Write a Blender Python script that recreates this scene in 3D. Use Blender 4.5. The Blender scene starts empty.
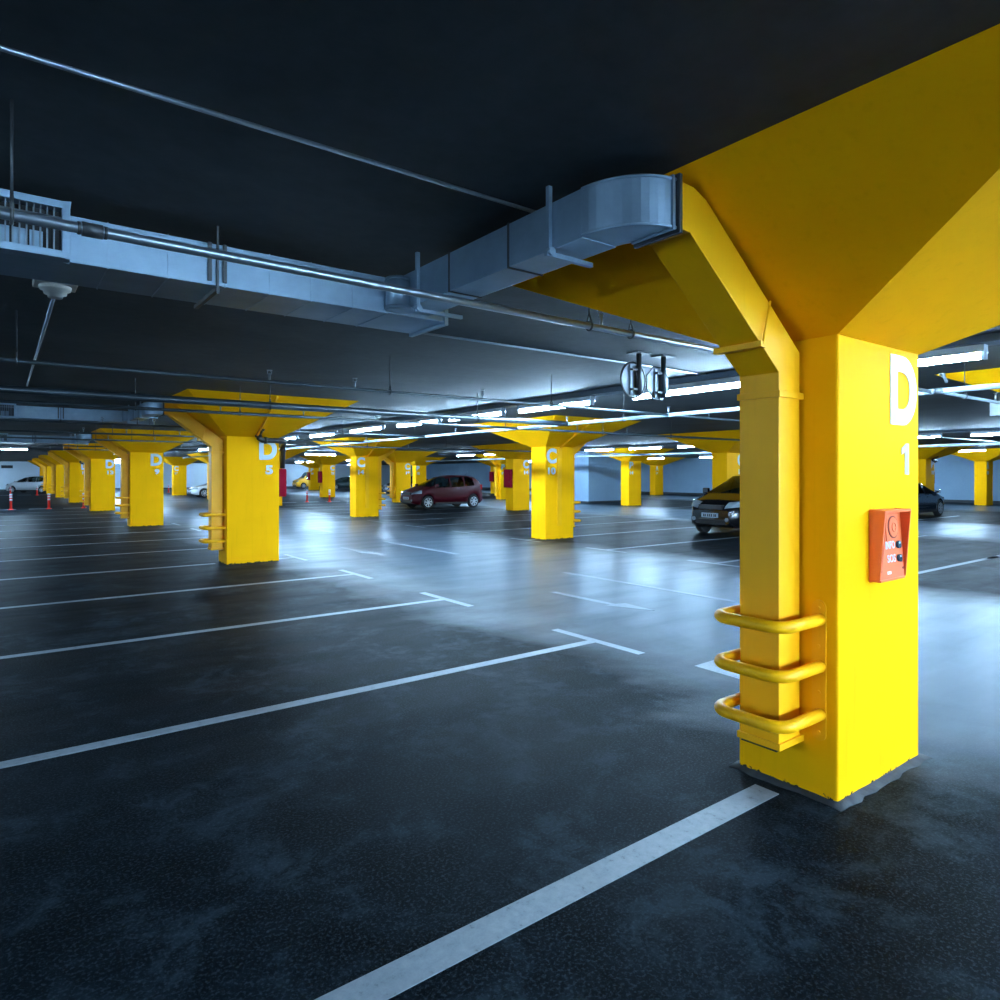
import bpy, bmesh, math, random
from mathutils import Vector, Matrix
random.seed(7)
SC = bpy.context.scene
COL = SC.collection
PI = math.pi

# ------------------------------------------------------------------ materials
def mat(name, base=(.5, .5, .5), rough=.5, metal=0.0, coat=0.0, spec=.5, emit=None, estr=0.0):
    m = bpy.data.materials.new(name); m.use_nodes = True
    b = m.node_tree.nodes['Principled BSDF']
    b.inputs['Base Color'].default_value = (*base, 1)
    b.inputs['Roughness'].default_value = rough
    b.inputs['Metallic'].default_value = metal
    b.inputs['Coat Weight'].default_value = coat
    b.inputs['Specular IOR Level'].default_value = spec
    if emit:
        b.inputs['Emission Color'].default_value = (*emit, 1)
        b.inputs['Emission Strength'].default_value = estr
    return m

def N(m, t, **kw):
    n = m.node_tree.nodes.new(t)
    for k, v in kw.items(): setattr(n, k, v)
    return n

def L(m, a, b): m.node_tree.links.new(a, b)

def noise(m, scale, detail=5, rough=.55, stretch=None, space='Object', dist=0.0):
    tc = N(m, 'ShaderNodeTexCoord')
    mp = N(m, 'ShaderNodeMapping')
    if stretch: mp.inputs['Scale'].default_value = stretch
    nz = N(m, 'ShaderNodeTexNoise')
    nz.inputs['Scale'].default_value = scale; nz.inputs['Detail'].default_value = detail
    nz.inputs['Roughness'].default_value = rough; nz.inputs['Distortion'].default_value = dist
    L(m, tc.outputs[space], mp.inputs['Vector']); L(m, mp.outputs['Vector'], nz.inputs['Vector'])
    return nz.outputs['Fac']

def ramp(m, fac, stops):
    r = N(m, 'ShaderNodeValToRGB'); e = r.color_ramp.elements
    while len(e) < len(stops): e.new(.5)
    for i, (p, c) in enumerate(stops):
        e[i].position = p; e[i].color = (*c, 1) if isinstance(c, (tuple, list)) else (c, c, c, 1)
    L(m, fac, r.inputs['Fac']); return r.outputs['Color']

def mixc(m, fac, a, b, mode='MIX'):
    x = N(m, 'ShaderNodeMix', data_type='RGBA', blend_type=mode)
    if isinstance(fac, float): x.inputs[0].default_value = fac
    else: L(m, fac, x.inputs[0])
    for i, v in ((6, a), (7, b)):
        if isinstance(v, tuple): x.inputs[i].default_value = (*v, 1)
        else: L(m, v, x.inputs[i])
    return x.outputs[2]

def bump(m, h, strength, dist=.01):
    b = N(m, 'ShaderNodeBump'); b.inputs['Strength'].default_value = strength; b.inputs['Distance'].default_value = dist
    L(m, h, b.inputs['Height']); return b.outputs['Normal']

def P_(m): return m.node_tree.nodes['Principled BSDF'].inputs

def floor_material():
    m = mat('asphalt_floor')
    big = noise(m, .35, 6, .6, space='Object', dist=.6)
    mid = noise(m, 2.2, 8, .65, dist=.4)
    fine = noise(m, 70, 4, .7)
    streak = noise(m, 1.1, 5, .6, stretch=(.35, 1.8, 1))
    stain = noise(m, 1.55, 4, .6, stretch=(1.0, 1.0, 1), dist=.3)
    c = ramp(m, mid, [(.38, (.0006, .0014, .0024)), (.50, (.0036, .0066, .010)), (.62, (.020, .031, .041))])
    c = mixc(m, ramp(m, noise(m, 7.5, 6, .7, dist=.8), [(.40, .75), (.56, .0)]), c, (.001, .002, .003))
    c = mixc(m, ramp(m, big, [(.35, .0), (.7, .6)]), c, (.007, .011, .015))
    c = mixc(m, ramp(m, stain, [(.62, .0), (.72, .8)]), c, (.0006, .001, .0015))
    c = mixc(m, ramp(m, fine, [(.50, .0), (.72, .7)]), c, (.040, .055, .068))
    L(m, c, P_(m)['Base Color'])
    # aisle sheen painted in: lanes under the lights made paler and glossier than bays
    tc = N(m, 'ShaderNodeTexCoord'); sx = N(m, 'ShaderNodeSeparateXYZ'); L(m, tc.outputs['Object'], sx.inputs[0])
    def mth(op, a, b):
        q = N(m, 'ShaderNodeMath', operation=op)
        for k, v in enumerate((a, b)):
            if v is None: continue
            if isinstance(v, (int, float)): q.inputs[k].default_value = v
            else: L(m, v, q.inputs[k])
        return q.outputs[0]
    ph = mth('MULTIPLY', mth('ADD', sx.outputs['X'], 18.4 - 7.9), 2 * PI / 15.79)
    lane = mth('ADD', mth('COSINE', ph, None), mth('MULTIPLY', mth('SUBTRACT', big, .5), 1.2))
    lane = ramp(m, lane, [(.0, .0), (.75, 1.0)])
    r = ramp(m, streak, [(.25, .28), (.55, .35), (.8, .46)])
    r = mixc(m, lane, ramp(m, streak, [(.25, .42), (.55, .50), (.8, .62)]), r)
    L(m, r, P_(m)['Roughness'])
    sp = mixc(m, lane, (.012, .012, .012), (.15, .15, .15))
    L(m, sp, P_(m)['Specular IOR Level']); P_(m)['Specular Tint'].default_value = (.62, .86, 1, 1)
    c = mixc(m, lane, c, mixc(m, .5, c, (.10, .135, .17)))  # paler base colour imitates the light pooled along the aisles
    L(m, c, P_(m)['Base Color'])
    L(m, bump(m, fine, .12, .006), P_(m)['Normal'])
    return m

def concrete_material(name, lo, mi, hi, rough=.75, s=.5):
    m = mat(name, rough=rough)
    a = noise(m, s, 7, .62, dist=.4); b = noise(m, 9, 5, .6)
    c = ramp(m, a, [(.28, lo), (.5, mi), (.75, hi)])
    c = mixc(m, .22, c, ramp(m, b, [(.3, lo), (.7, hi)]))
    L(m, c, P_(m)['Base Color'])
    L(m, bump(m, b, .15, .01), P_(m)['Normal'])
    return m

def yellow_material(name, base, worn=True, rough=.7):
    m = mat(name, rough=rough, spec=.04 if worn else .22)
    a = noise(m, 1.6, 6, .6); st = noise(m, 3.0, 5, .6, stretch=(6, 6, .35))
    d = tuple(v * .84 for v in base)
    c = mixc(m, ramp(m, a, [(.3, .0), (.75, .55)]), base, d)
    c = mixc(m, ramp(m, st, [(.55, .0), (.8, .22)]), c, tuple(v * .6 for v in base))
    if worn:
        tc = N(m, 'ShaderNodeTexCoord'); sx = N(m, 'ShaderNodeSeparateXYZ'); L(m, tc.outputs['Object'], sx.inputs[0])
        chip = noise(m, 22, 6, .7)
        lo = N(m, 'ShaderNodeMapRange'); lo.inputs['From Min'].default_value = 0.0; lo.inputs['From Max'].default_value = .07
        lo.inputs['To Min'].default_value = .30; lo.inputs['To Max'].default_value = -.25
        L(m, sx.outputs['Z'], lo.inputs['Value'])
        ad = N(m, 'ShaderNodeMath', operation='ADD'); L(m, lo.outputs[0], ad.inputs[0]); L(m, chip, ad.inputs[1])
        c = mixc(m, ramp(m, ad.outputs[0], [(.68, .0), (.74, 1.0)]), c, (.03, .03, .03))
    L(m, c, P_(m)['Base Color'])
    L(m, bump(m, a, .05, .01), P_(m)['Normal'])
    return m

M = {}
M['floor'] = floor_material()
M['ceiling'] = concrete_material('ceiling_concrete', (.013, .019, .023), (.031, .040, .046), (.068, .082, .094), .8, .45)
M['wall'] = concrete_material('wall_paint', (.36, .42, .48), (.42, .49, .56), (.47, .54, .61), .7)
M['wallbounce'] = concrete_material('white_bounce_wall_paint', (.70, .73, .76), (.76, .79, .82), (.80, .83, .86), .8)  # bright white for unseen walls, chosen to bounce light onto the pillars
M['wallblue'] = concrete_material('wall_blue_paint', (.17, .27, .38), (.20, .31, .43), (.23, .35, .47), .6)
M['base'] = mat('dark_baseboard', (.02, .025, .03), .6)
M['yellow'] = yellow_material('yellow_paint', (.95, .425, .002))
M['yellowm'] = yellow_material('yellow_enamel', (.93, .415, .002), False, .45)
M['white'] = mat('white_paint', (.48, .56, .64), .55)
M['line'] = None
def line_material():
    m = mat('road_paint', rough=.5)
    n = noise(m, 26, 7, .75); w = noise(m, 3, 4, .6)
    c = ramp(m, n, [(.30, (.03, .036, .042)), (.40, (.17, .20, .23)), (.8, (.27, .30, .34))])
    c = mixc(m, ramp(m, w, [(.3, .0), (.8, .45)]), c, (.12, .14, .16))
    L(m, c, P_(m)['Base Color']); return m
M['line'] = line_material()
def galv():
    m = mat('galvanised_steel', rough=.42, metal=.75)
    a = noise(m, 3.5, 6, .6); b = noise(m, 1.2, 4, .6, stretch=(.6, .6, 5))
    c = ramp(m, a, [(.3, (.20, .28, .36)), (.55, (.27, .37, .47)), (.75, (.36, .47, .58))])
    L(m, mixc(m, .3, c, ramp(m, b, [(.3, (.18, .26, .34)), (.7, (.38, .49, .60))])), P_(m)['Base Color'])
    L(m, ramp(m, b, [(.3, .32), (.7, .55)]), P_(m)['Roughness']); return m
M['galv'] = galv()
M['steel'] = mat('pipe_steel', (.26, .30, .34), .32, .8)
M['darkpipe'] = mat('dark_painted_pipe', (.028, .040, .050), .35, .2)
M['black'] = mat('black_iron', (.012, .012, .014), .45)
M['whitepipe'] = mat('pale_painted_pipe', (.20, .24, .28), .6)
M['dim'] = mat('dark_bracket', (.06, .065, .07), .5, .5)
M['lamp'] = mat('lamp_glow', (.9, .95, 1), .4, emit=(.46, .73, 1.0), estr=105.0)
M['lamphouse'] = mat('lamp_housing', (.55, .60, .66), .45)
M['tray'] = mat('cable_tray_steel', (.10, .13, .17), .45, .6)
M['orange'] = mat('orange_plastic', (.82, .14, .03), .42)
M['orange_dark'] = mat('orange_panel', (.74, .12, .025), .5)
M['ring'] = mat('dark_red_groove', (.18, .015, .008), .6)
M['button'] = mat('button_glass', (.03, .07, .10), .15, 0, .6)
M['hose'] = mat('hose_cabinet_red', (.24, .003, .016), .8, 0, 0, .1)
M['postred'] = mat('post_red', (.85, .035, .02), .5)
M['patch'] = concrete_material('rough_mortar', (.006, .008, .010), (.022, .026, .031), (.06, .066, .074), .85, 7.0)
M['tyre'] = mat('tyre_rubber', (.012, .012, .013), .75)
M['rim'] = mat('alloy_rim', (.62, .65, .68), .28, .85)
M['interior'] = mat('car_interior', (.02, .02, .022), .8)
M['trim'] = mat('black_car_plastic', (.015, .015, .017), .5)
M['lens'] = mat('headlamp_lens', (.30, .34, .38), .15, .2, .5)
M['tail'] = mat('tail_lamp', (.45, .008, .008), .2, 0, .6)
M['plate'] = mat('number_plate', (.30, .36, .42), .4)
M['platetext'] = mat('number_plate_ink', (.02, .02, .03), .5)
M['signback'] = mat('aluminium_sign_back', (.26, .30, .34), .45, .2)
M['grilledark'] = mat('grille_dark', (.01, .012, .014), .6)
M['cream'] = mat('cream_plastic', (.52, .50, .46), .5)
M['bluepaint'] = mat('blue_decal', (.03, .06, .45), .4)

def glass_mat():
    m = mat('car_glass')
    nt = m.node_tree; out = nt.nodes['Material Output']
    g = N(m, 'ShaderNodeBsdfGlossy'); g.inputs['Roughness'].default_value = .03; g.inputs['Color'].default_value = (.9, .95, 1, 1)
    t = N(m, 'ShaderNodeBsdfTransparent'); t.inputs['Color'].default_value = (.38, .46, .44, 1)
    f = N(m, 'ShaderNodeFresnel'); f.inputs['IOR'].default_value = 1.5
    x = N(m, 'ShaderNodeMixShader'); L(m, f.outputs[0], x.inputs[0]); L(m, t.outputs[0], x.inputs[1]); L(m, g.outputs[0], x.inputs[2])
    L(m, x.outputs[0], out.inputs['Surface']); return m
M['glass'] = glass_mat()
def paint(name, c, metal=.25, rough=.28):
    return mat(name, c, rough, metal, .8)

# ------------------------------------------------------------------ mesh helpers
class MB:
    def __init__(s): s.v = []; s.f = []; s.sm = []
    def add(s, vs, fs, smooth=False):
        o = len(s.v); s.v += [tuple(v) for v in vs]
        for f in fs: s.f.append(tuple(i + o for i in f)); s.sm.append(smooth)
        return s
    def box(s, x0, x1, y0, y1, z0, z1, mtx=None):
        x0, x1 = min(x0, x1), max(x0, x1); y0, y1 = min(y0, y1), max(y0, y1); z0, z1 = min(z0, z1), max(z0, z1)
        vs = [Vector(p) for p in ((x0, y0, z0), (x1, y0, z0), (x1, y1, z0), (x0, y1, z0), (x0, y0, z1), (x1, y0, z1), (x1, y1, z1), (x0, y1, z1))]
        if mtx: vs = [mtx @ v for v in vs]
        return s.add(vs, [(0, 3, 2, 1), (4, 5, 6, 7), (0, 1, 5, 4), (1, 2, 6, 5), (2, 3, 7, 6), (3, 0, 4, 7)])
    def bar(s, p0, p1, w, h):
        p0, p1 = Vector(p0), Vector(p1); d = p1 - p0; q = d.to_track_quat('Z', 'Y').to_matrix().to_4x4()
        return s.box(-w / 2, w / 2, -h / 2, h / 2, 0, d.length, Matrix.Translation(p0) @ q)
    def tube(s, pts, r, n=14, caps=True, smooth=True):
        pts = [Vector(p) for p in pts]; k = len(pts); rs = r if isinstance(r, (list, tuple)) else [r] * k
        dirs = []
        for i in range(k):
            a = (pts[i] - pts[i - 1]).normalized() if i else (pts[1] - pts[0]).normalized()
            b = (pts[i + 1] - pts[i]).normalized() if i < k - 1 else a
            d = (a + b); dirs.append(d.normalized() if d.length > 1e-6 else a)
        up = Vector((0, 0, 1)) if abs(dirs[0].z) < .9 else Vector((1, 0, 0))
        u = dirs[0].cross(up).normalized(); vs = []
        for i in range(k):
            u = (u - dirs[i] * u.dot(dirs[i])).normalized(); w = dirs[i].cross(u)
            for j in range(n):
                a = 2 * PI * j / n; vs.append(pts[i] + (u * math.cos(a) + w * math.sin(a)) * rs[i])
        fs = [(i * n + j, i * n + (j + 1) % n, (i + 1) * n + (j + 1) % n, (i + 1) * n + j) for i in range(k - 1) for j in range(n)]
        s.add(vs, fs, smooth)
        if caps:
            s.add(vs[:n], [tuple(range(n - 1, -1, -1))]); s.add(vs[-n:], [tuple(range(n))])
        return s
    def prism(s, poly, axis, a, b):
        """poly of 2-D points, extruded along axis from a to b"""
        def p3(p, t): return {'x': (t, p[0], p[1]), 'y': (p[0], t, p[1]), 'z': (p[0], p[1], t)}[axis]
        n = len(poly); vs = [p3(p, a) for p in poly] + [p3(p, b) for p in poly]
        return s.add(vs, [tuple(range(n - 1, -1, -1)), tuple(range(n, 2 * n))] + [(i, (i + 1) % n, n + (i + 1) % n, n + i) for i in range(n)])
    def disc(s, c, r, axis, t, n=24, smooth=True):
        c = Vector(c); a = Vector(axis).normalized() * t / 2
        return s.tube([c - a, c + a], r, n, True, smooth)
    def mirror_x(s, xm):
        s.v = [(2 * xm - x, y, z) for x, y, z in s.v]; s.f = [tuple(reversed(f)) for f in s.f]; return s
    def mesh(s, name, m, bevel=0.0, fix=True):
        me = bpy.data.meshes.new(name); me.from_pydata(s.v, [], s.f)
        for p, sm in zip(me.polygons, s.sm): p.use_smooth = sm
        bm = bmesh.new(); bm.from_mesh(me)
        bmesh.ops.remove_doubles(bm, verts=bm.verts, dist=1e-5)
        if fix: bmesh.ops.recalc_face_normals(bm, faces=bm.faces)
        if bevel:
            ed = [e for e in bm.edges if len(e.link_faces) == 2 and e.calc_face_angle(0) > .6]
            bmesh.ops.bevel(bm, geom=ed, offset=bevel, segments=2, profile=.6, affect='EDGES')
        bm.to_mesh(me); bm.free()
        if m is not None: me.materials.append(m)
        return me
    def build(s, name, m, parent=None, bevel=0.0, fix=True):
        me = s.mesh(name, m, bevel, fix)
        if parent is None:          # its own origin: middle of the base
            xs = [v.co.x for v in me.vertices]; ys = [v.co.y for v in me.vertices]; z0 = min(v.co.z for v in me.vertices)
            o = Vector(((min(xs) + max(xs)) / 2, (min(ys) + max(ys)) / 2, z0))
            me.transform(Matrix.Translation(-o))
        ob = bpy.data.objects.new(name, me); COL.objects.link(ob)
        if parent is None: ob.location = o
        else: ob.parent = parent
        return ob

def tag(o, label=None, cat=None, group=None, kind=None):
    for k, v in (('label', label), ('category', cat), ('group', group), ('kind', kind)):
        if v: o[k] = v
    return o

def empty(name, loc, label, cat, group=None, rz=0, kind='thing'):
    o = bpy.data.objects.new(name, None); COL.objects.link(o); o.location = loc; o.rotation_euler = (0, 0, rz)
    o.empty_display_size = .2
    return tag(o, label, cat, group, kind)

def kids(o): return [c for c in bpy.data.objects if c.parent == o]
def copy_tree(o, loc, label, rz=None, parent=None, drop=()):
    c = o.copy(); COL.objects.link(c)
    if parent is None:
        c.location = loc; c['label'] = label
        if rz is not None: c.rotation_euler = (0, 0, rz)
    else: c.parent = parent
    for ch in kids(o):
        if ch.name.split('.')[0] in drop: continue
        copy_tree(ch, None, None, None, c)
    return c

def text_mesh(txt, h, w=None, depth=.004, bold=.02, name='lettering'):
    cu = bpy.data.curves.new(name, 'FONT'); cu.body = txt; cu.size = 1; cu.offset = bold; cu.extrude = .5
    ob = bpy.data.objects.new(name, cu); COL.objects.link(ob)
    bpy.context.view_layer.update()
    me = bpy.data.meshes.new_from_object(ob.evaluated_get(bpy.context.evaluated_depsgraph_get()))
    bpy.data.objects.remove(ob); bpy.data.curves.remove(cu)
    xs = [v.co.x for v in me.vertices]; ys = [v.co.y for v in me.vertices]; zs = [v.co.z for v in me.vertices]
    sy = h / (max(ys) - min(ys)); sx = w / (max(xs) - min(xs)) if w else sy
    for v in me.vertices:       # stand up, facing -Y, base at z=0, centred in x, back at y=0
        x, y, z = v.co
        v.co = ((x - (min(xs) + max(xs)) / 2) * sx, -(z - min(zs)) / (max(zs) - min(zs)) * depth, (y - min(ys)) * sy)
    return me

def one_mesh(h, depth):
    b = MB(); u = h
    b.prism([(-.02 * u, 0), (.26 * u, 0), (.26 * u, u), (.06 * u, u), (-.26 * u, .84 * u), (-.26 * u, .64 * u), (-.02 * u, .74 * u)], 'y', -depth, 0)
    return b.mesh('one', None)
def text_obj(txt, h, w, cx, y, z, m, parent, name, bold=.045, depth=.004):
    me = one_mesh(h, depth) if txt == '1' else text_mesh(txt, h, w, depth, bold, name)
    me.transform(Matrix.Translation((cx, y, z))); me.materials.clear(); me.materials.append(m)
    o = bpy.data.objects.new(name, me); COL.objects.link(o); o.parent = parent
    return o

# ------------------------------------------------------------------ grid
CX, CY, W, D, ZT, ZC = 7.895, 11.424, .986, .573, 2.42, 3.08
X0, Y0 = 3.45, 1.70
def px(row): return X0 + CX * row
def py(i): return Y0 + CY * i
ORD = ['first', 'second', 'third', 'fourth', 'fifth', 'sixth', 'seventh', 'eighth', 'ninth', 'tenth', 'eleventh', 'twelfth']

# ------------------------------------------------------------------ room shell
FX0, FX1, FY0, FY1 = -9.8, 46.6, -13.0, 88.0
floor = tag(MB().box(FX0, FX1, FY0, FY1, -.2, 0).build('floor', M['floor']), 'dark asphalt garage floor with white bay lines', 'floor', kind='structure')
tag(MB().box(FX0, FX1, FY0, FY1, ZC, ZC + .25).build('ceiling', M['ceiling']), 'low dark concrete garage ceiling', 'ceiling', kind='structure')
tag(MB().box(FX0, FX1, FY1, FY1 + .2, 0, ZC).build('wall_back', M['wall']), 'pale far end wall behind the silver car', 'wall', kind='structure')
tag(MB().box(FX0, FX1, FY0 - .2, FY0, 0, ZC).build('wall_front', M['wallbounce']), 'wall behind the viewer, whitened to bounce light', 'wall', kind='structure')
tag(MB().box(FX0 - .2, FX0, FY0, FY1, 0, ZC).build('wall_left', M['wallbounce']), 'unseen side wall beyond the left bays, whitened to bounce light', 'wall', kind='structure')  # unseen wall, moved close and whitened as a reflector for the caps
tag(MB().box(FX1, FX1 + .2, FY0, FY1, 0, ZC).build('wall_right', M['wallblue']), 'blue-grey side wall behind the far right pillars', 'wall', kind='structure')
tag(MB().box(FX1 - .03, FX1, FY0, FY1, 0, .16).build('baseboard_right', M['base']), 'dark skirting band along the blue-grey wall', 'baseboard', kind='structure')
tag(MB().box(FX0, FX1 - .03, FY1 - .03, FY1, 0, .12).build('baseboard_back', M['base']), 'dark skirting band along the far end wall', 'baseboard', kind='structure')
tag(MB().box(28.1, 32.7, 28.6, 33.6, 0, ZC).build('wall_core', M['wallblue']), 'blue-grey stair core block standing among the pillars', 'wall', kind='structure')
tag(MB().box(28.07, 32.73, 28.57, 33.63, 0, .10).build('baseboard_core', M['base']), 'dark skirting band round the stair core', 'baseboard', kind='structure')

# ------------------------------------------------------------------ painted floor markings (parts of the floor)
fz = Vector(floor.location)
def paint_poly(name, polys, lab=None):
    b = MB()
    for p in polys:
        b.prism([(x - fz.x, y - fz.y) for x, y in p], 'z', -fz.z + .0005, -fz.z + .003)
    o = b.build(name, M['line'], floor)
    if lab: o['label'] = lab
    return o
def rect(x0, x1, y0, y1): return [(x0, y0), (x1, y0), (x1, y1), (x0, y1)]
ST = CY / 4
def t_line(xa, xt, yl, side, skip=None):
    """bay line from xa to the T-bar at xt"""
    polys = []
    lw = .055
    segs = [(min(xa, xt), max(xa, xt))]
    if skip: segs = [(a, b) for a, b in ((segs[0][0], skip[0]), (skip[1], segs[0][1])) if b - a > .05]
    for a, b in segs: polys.append(rect(a, b, yl - lw, yl + lw))
    polys.append(rect(xt - .05, xt + .05, yl - .62, yl + .62))
    paint_poly('bay_line', polys)
yc0 = Y0 + D / 2 + .03
for k in range(0, 13):
    yl = yc0 + ST * k
    on = k % 4 == 0
    if k == 0: paint_poly('bay_line', [rect(-.6, px(0) - .13, yl - .07, yl + .07)]); continue
    t_line(-.6, 4.88, yl, 1, (px(0) - .13, px(0) + W + .06) if on else None)
for k in range(0, 13):
    yl = yc0 + ST * k
    on = k % 4 == 0
    t_line(16.6, 10.93, yl, -1, (px(1) - .06, px(1) + W + .3) if on else None)
for k in range(1, 12):
    yl = yc0 + ST * k
    on = k % 4 == 0
    t_line(16.0, 20.7, yl, 1, (px(2) - .3, px(2) + W + .06) if on else None)
    if k < 8: t_line(31.5, 26.7, yl, -1, (px(3) - .06, px(3) + W + .3) if on else None)
# lane dashes in the near aisle and two arrows
for y0 in (-1.4, 5.25, 11.95, 18.6, 25.3, 32.0):
    paint_poly('lane_dash', [rect(7.82, 7.93, y0, y0 + 3.35)], 'white dash along the middle of the near aisle')
for (ax, ay) in ((6.42, 5.5), (6.42, 12.9)):
    # slim arrow whose head points at the viewer
    paint_poly('lane_arrow', [[(ax - .045, ay + 1.75), (ax - .04, ay + .60), (ax - .13, ay + .60), (ax + .13, ay), (ax + .20, ay + .55), (ax + .06, ay + .60), (ax + .055, ay + 1.75)]], 'slim white lane arrow')
paint_poly('stop_mark', [[(4.94, 3.70), (4.92, 3.22), (5.06, 3.0), (5.4, 3.2), (5.27, 3.71)]], 'broad white mark beside the nearest pillar')
for x in [-1.6 + 1.42 * k for k in range(4)] + [12.2 + 1.42 * k for k in range(8)]:
    paint_poly('give_way_dash', [rect(x, x + .92, 39.75, 40.15)], 'broad white dash across the far cross aisle')
for x in [-1.5 + 1.42 * k for k in range(4)]:
    paint_poly('give_way_dash', [rect(x, x + .92, 67.2, 67.8)], 'broad white dash in the farthest cross aisle')
# rough mortar collar round the foot of the nearest pillar
cb = MB(); ring_o = []; ring_i = []
random.seed(3)
for (x, y) in [(-.045 + t * 1.076, -.045) for t in [i / 12 for i in range(12)]] + [(1.031, -.045 + t * .663) for t in [i / 8 for i in range(8)]] + [(1.031 - t * 1.076, .618) for t in [i / 12 for i in range(12)]] + [(-.045, .618 - t * .663) for t in [i / 8 for i in range(8)]]:
    ring_o.append((x + random.uniform(-.014, .014), y + random.uniform(-.014, .014)))
    ring_i.append((min(max(x, .001), W - .001), min(max(y, .001), D - .001)))
n = len(ring_o)
vs = [(px(0) + x - fz.x, Y0 + y - fz.y, -fz.z + .004) for x, y in ring_o] + [(px(0) + x - fz.x, Y0 + y - fz.y, -fz.z + .014 + random.uniform(0, .006)) for x, y in ring_i]
vs += [(x, y, -fz.z) for x, y, z in vs[:n]]
cb.add(vs, [(i, (i + 1) % n, n + (i + 1) % n, n + i) for i in range(n)] + [(2 * n + i, 2 * n + (i + 1) % n, (i + 1) % n, i) for i in range(n)], True)
cb.build('mortar_collar', M['patch'], floor)['label'] = 'rough grey mortar collar at the foot of the nearest pillar'

# ------------------------------------------------------------------ pillars
def shaft_mesh():
    b = MB(); b.box(0, W, 0, D, 0, ZT)
    me = b.mesh('shaft', None)
    bm = bmesh.new(); bm.from_mesh(me)
    ed = [e for e in bm.edges if abs(e.verts[0].co.z - e.verts[1].co.z) > 1]
    bmesh.ops.bevel(bm, geom=ed, offset=.012, segments=2, profile=.5, affect='EDGES')
    bm.to_mesh(me); bm.free(); me.materials.append(M['yellow']); return me
CA, CB = 1.0, 1.5
def capital_mesh():
    b = MB()
    lo = [(0, 0, ZT), (W, 0, ZT), (W, D, ZT), (0, D, ZT)]
    zc = ZC - .0015; hi = [(-CA, -CB, zc), (W + CA, -CB, zc), (W + CA, D + CB, zc), (-CA, D + CB, zc)]
    b.add(lo + hi, [(0, 3, 2, 1), (4, 5, 6, 7)] + [(i, (i + 1) % 4, 4 + (i + 1) % 4, 4 + i) for i in range(4)])
    return b.mesh('capital', M['yellow'])
SHAFT, CAPITAL = shaft_mesh(), capital_mesh()
def link_mesh(name, me, parent, label=None):
    o = bpy.data.objects.new(name, me); COL.objects.link(o); o.parent = parent
    if label: o['label'] = label
    return o
def pillar(row, i, letter, num, right, label):
    t = empty('concrete_pillar', (px(row), py(i), 0), label, 'pillar', 'yellow pillars of the garage')
    link_mesh('shaft', SHAFT, t); link_mesh('capital', CAPITAL, t)
    cx = .77 if right else .215
    text_obj(letter, .40, .345, cx, 0, 1.985, M['white'], t, 'row_letter')['label'] = 'white painted letter ' + letter
    w = .10 if num == '1' else (.145 if len(num) == 1 else .26)
    text_obj(num, .18, w, (.79 if right else .22), 0, 1.70, M['white'], t, 'row_number')['label'] = 'white painted number ' + num
    return t
PL = {
 (0, 0): ('D', '1', 1, 'nearest yellow pillar, marked D 1, with an orange intercom on it'),
 (0, 1): ('D', '5', 1, 'yellow pillar marked D 5 with a black pipe bent round its top'),
 (0, 2): ('D', '9', 1, 'yellow pillar marked D 9, next behind the D 5 pillar'),
 (0, 3): ('D', '13', 1, 'yellow pillar marked D 13, beside the red and white post'),
 (0, 4): ('D', '17', 1, 'fifth yellow pillar of the D row, just past the cross aisle'),
 (0, 5): ('D', '21', 1, 'sixth yellow pillar of the D row, beyond the cross aisle'),
 (0, 6): ('D', '25', 1, 'seventh yellow pillar of the D row, right of the silver car'),
 (0, 7): ('D', '29', 1, 'last small yellow pillar of the D row, at the silver car tail'),
 (1, 0): ('C', '6', 0, 'pillar out of frame on the right whose yellow cap shows beside D 1'),
 (1, 1): ('C', '10', 0, 'yellow pillar marked C 10 across the aisle, nearest of the middle row'),
 (1, 2): ('C', '14', 0, 'yellow pillar marked C 14 standing left of the red car'),
 (1, 3): ('C', '18', 0, 'yellow pillar mostly hidden behind D 5 and its red cabinet'),
 (1, 4): ('C', '22', 0, 'yellow pillar edge showing just left of the D 5 duct'),
 (1, 5): ('C', '26', 0, 'small yellow pillar between D 9 and D 5, left of the white car'),
 (2, 1): ('C', '10', 1, 'yellow pillar directly behind the black car'),
 (2, 2): ('C', '14', 1, 'yellow pillar right behind C 10 with a dark red cabinet on its left'),
 (2, 3): ('C', '18', 1, 'yellow pillar at the nose of the red car'),
 (2, 4): ('C', '22', 1, 'small yellow pillar with a cabinet, left of the dark teal car'),
 (3, 2): ('B', '14', 0, 'yellow pillar in front of the blue-grey stair core'),
 (3, 3): ('B', '18', 0, 'yellow pillar at the tail of the red car, left of the cabinet'),
 (3, 4): ('B', '22', 0, 'yellow pillar partly behind the windscreen of the red car'),
 (3, 6): ('B', '30', 0, 'tiny yellow pillar beside the yellow van'),
 (4, 1): ('B', '10', 1, 'yellow pillar behind the dark blue car at the right'),
 (4, 4): ('B', '22', 1, 'yellow pillar just past the red car roof with a red cabinet'),
 (5, 1): ('A', '10', 0, 'slim yellow pillar before the blue-grey wall at far right'),
 (5, 3): ('A', '18', 0, 'farther yellow pillar right of the stair core'),
}
PILLARS = {}
for (r, i), (a, b_, side, lab) in PL.items():
    PILLARS[(r, i)] = pillar(r, i, a, b_, side, lab)

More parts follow.
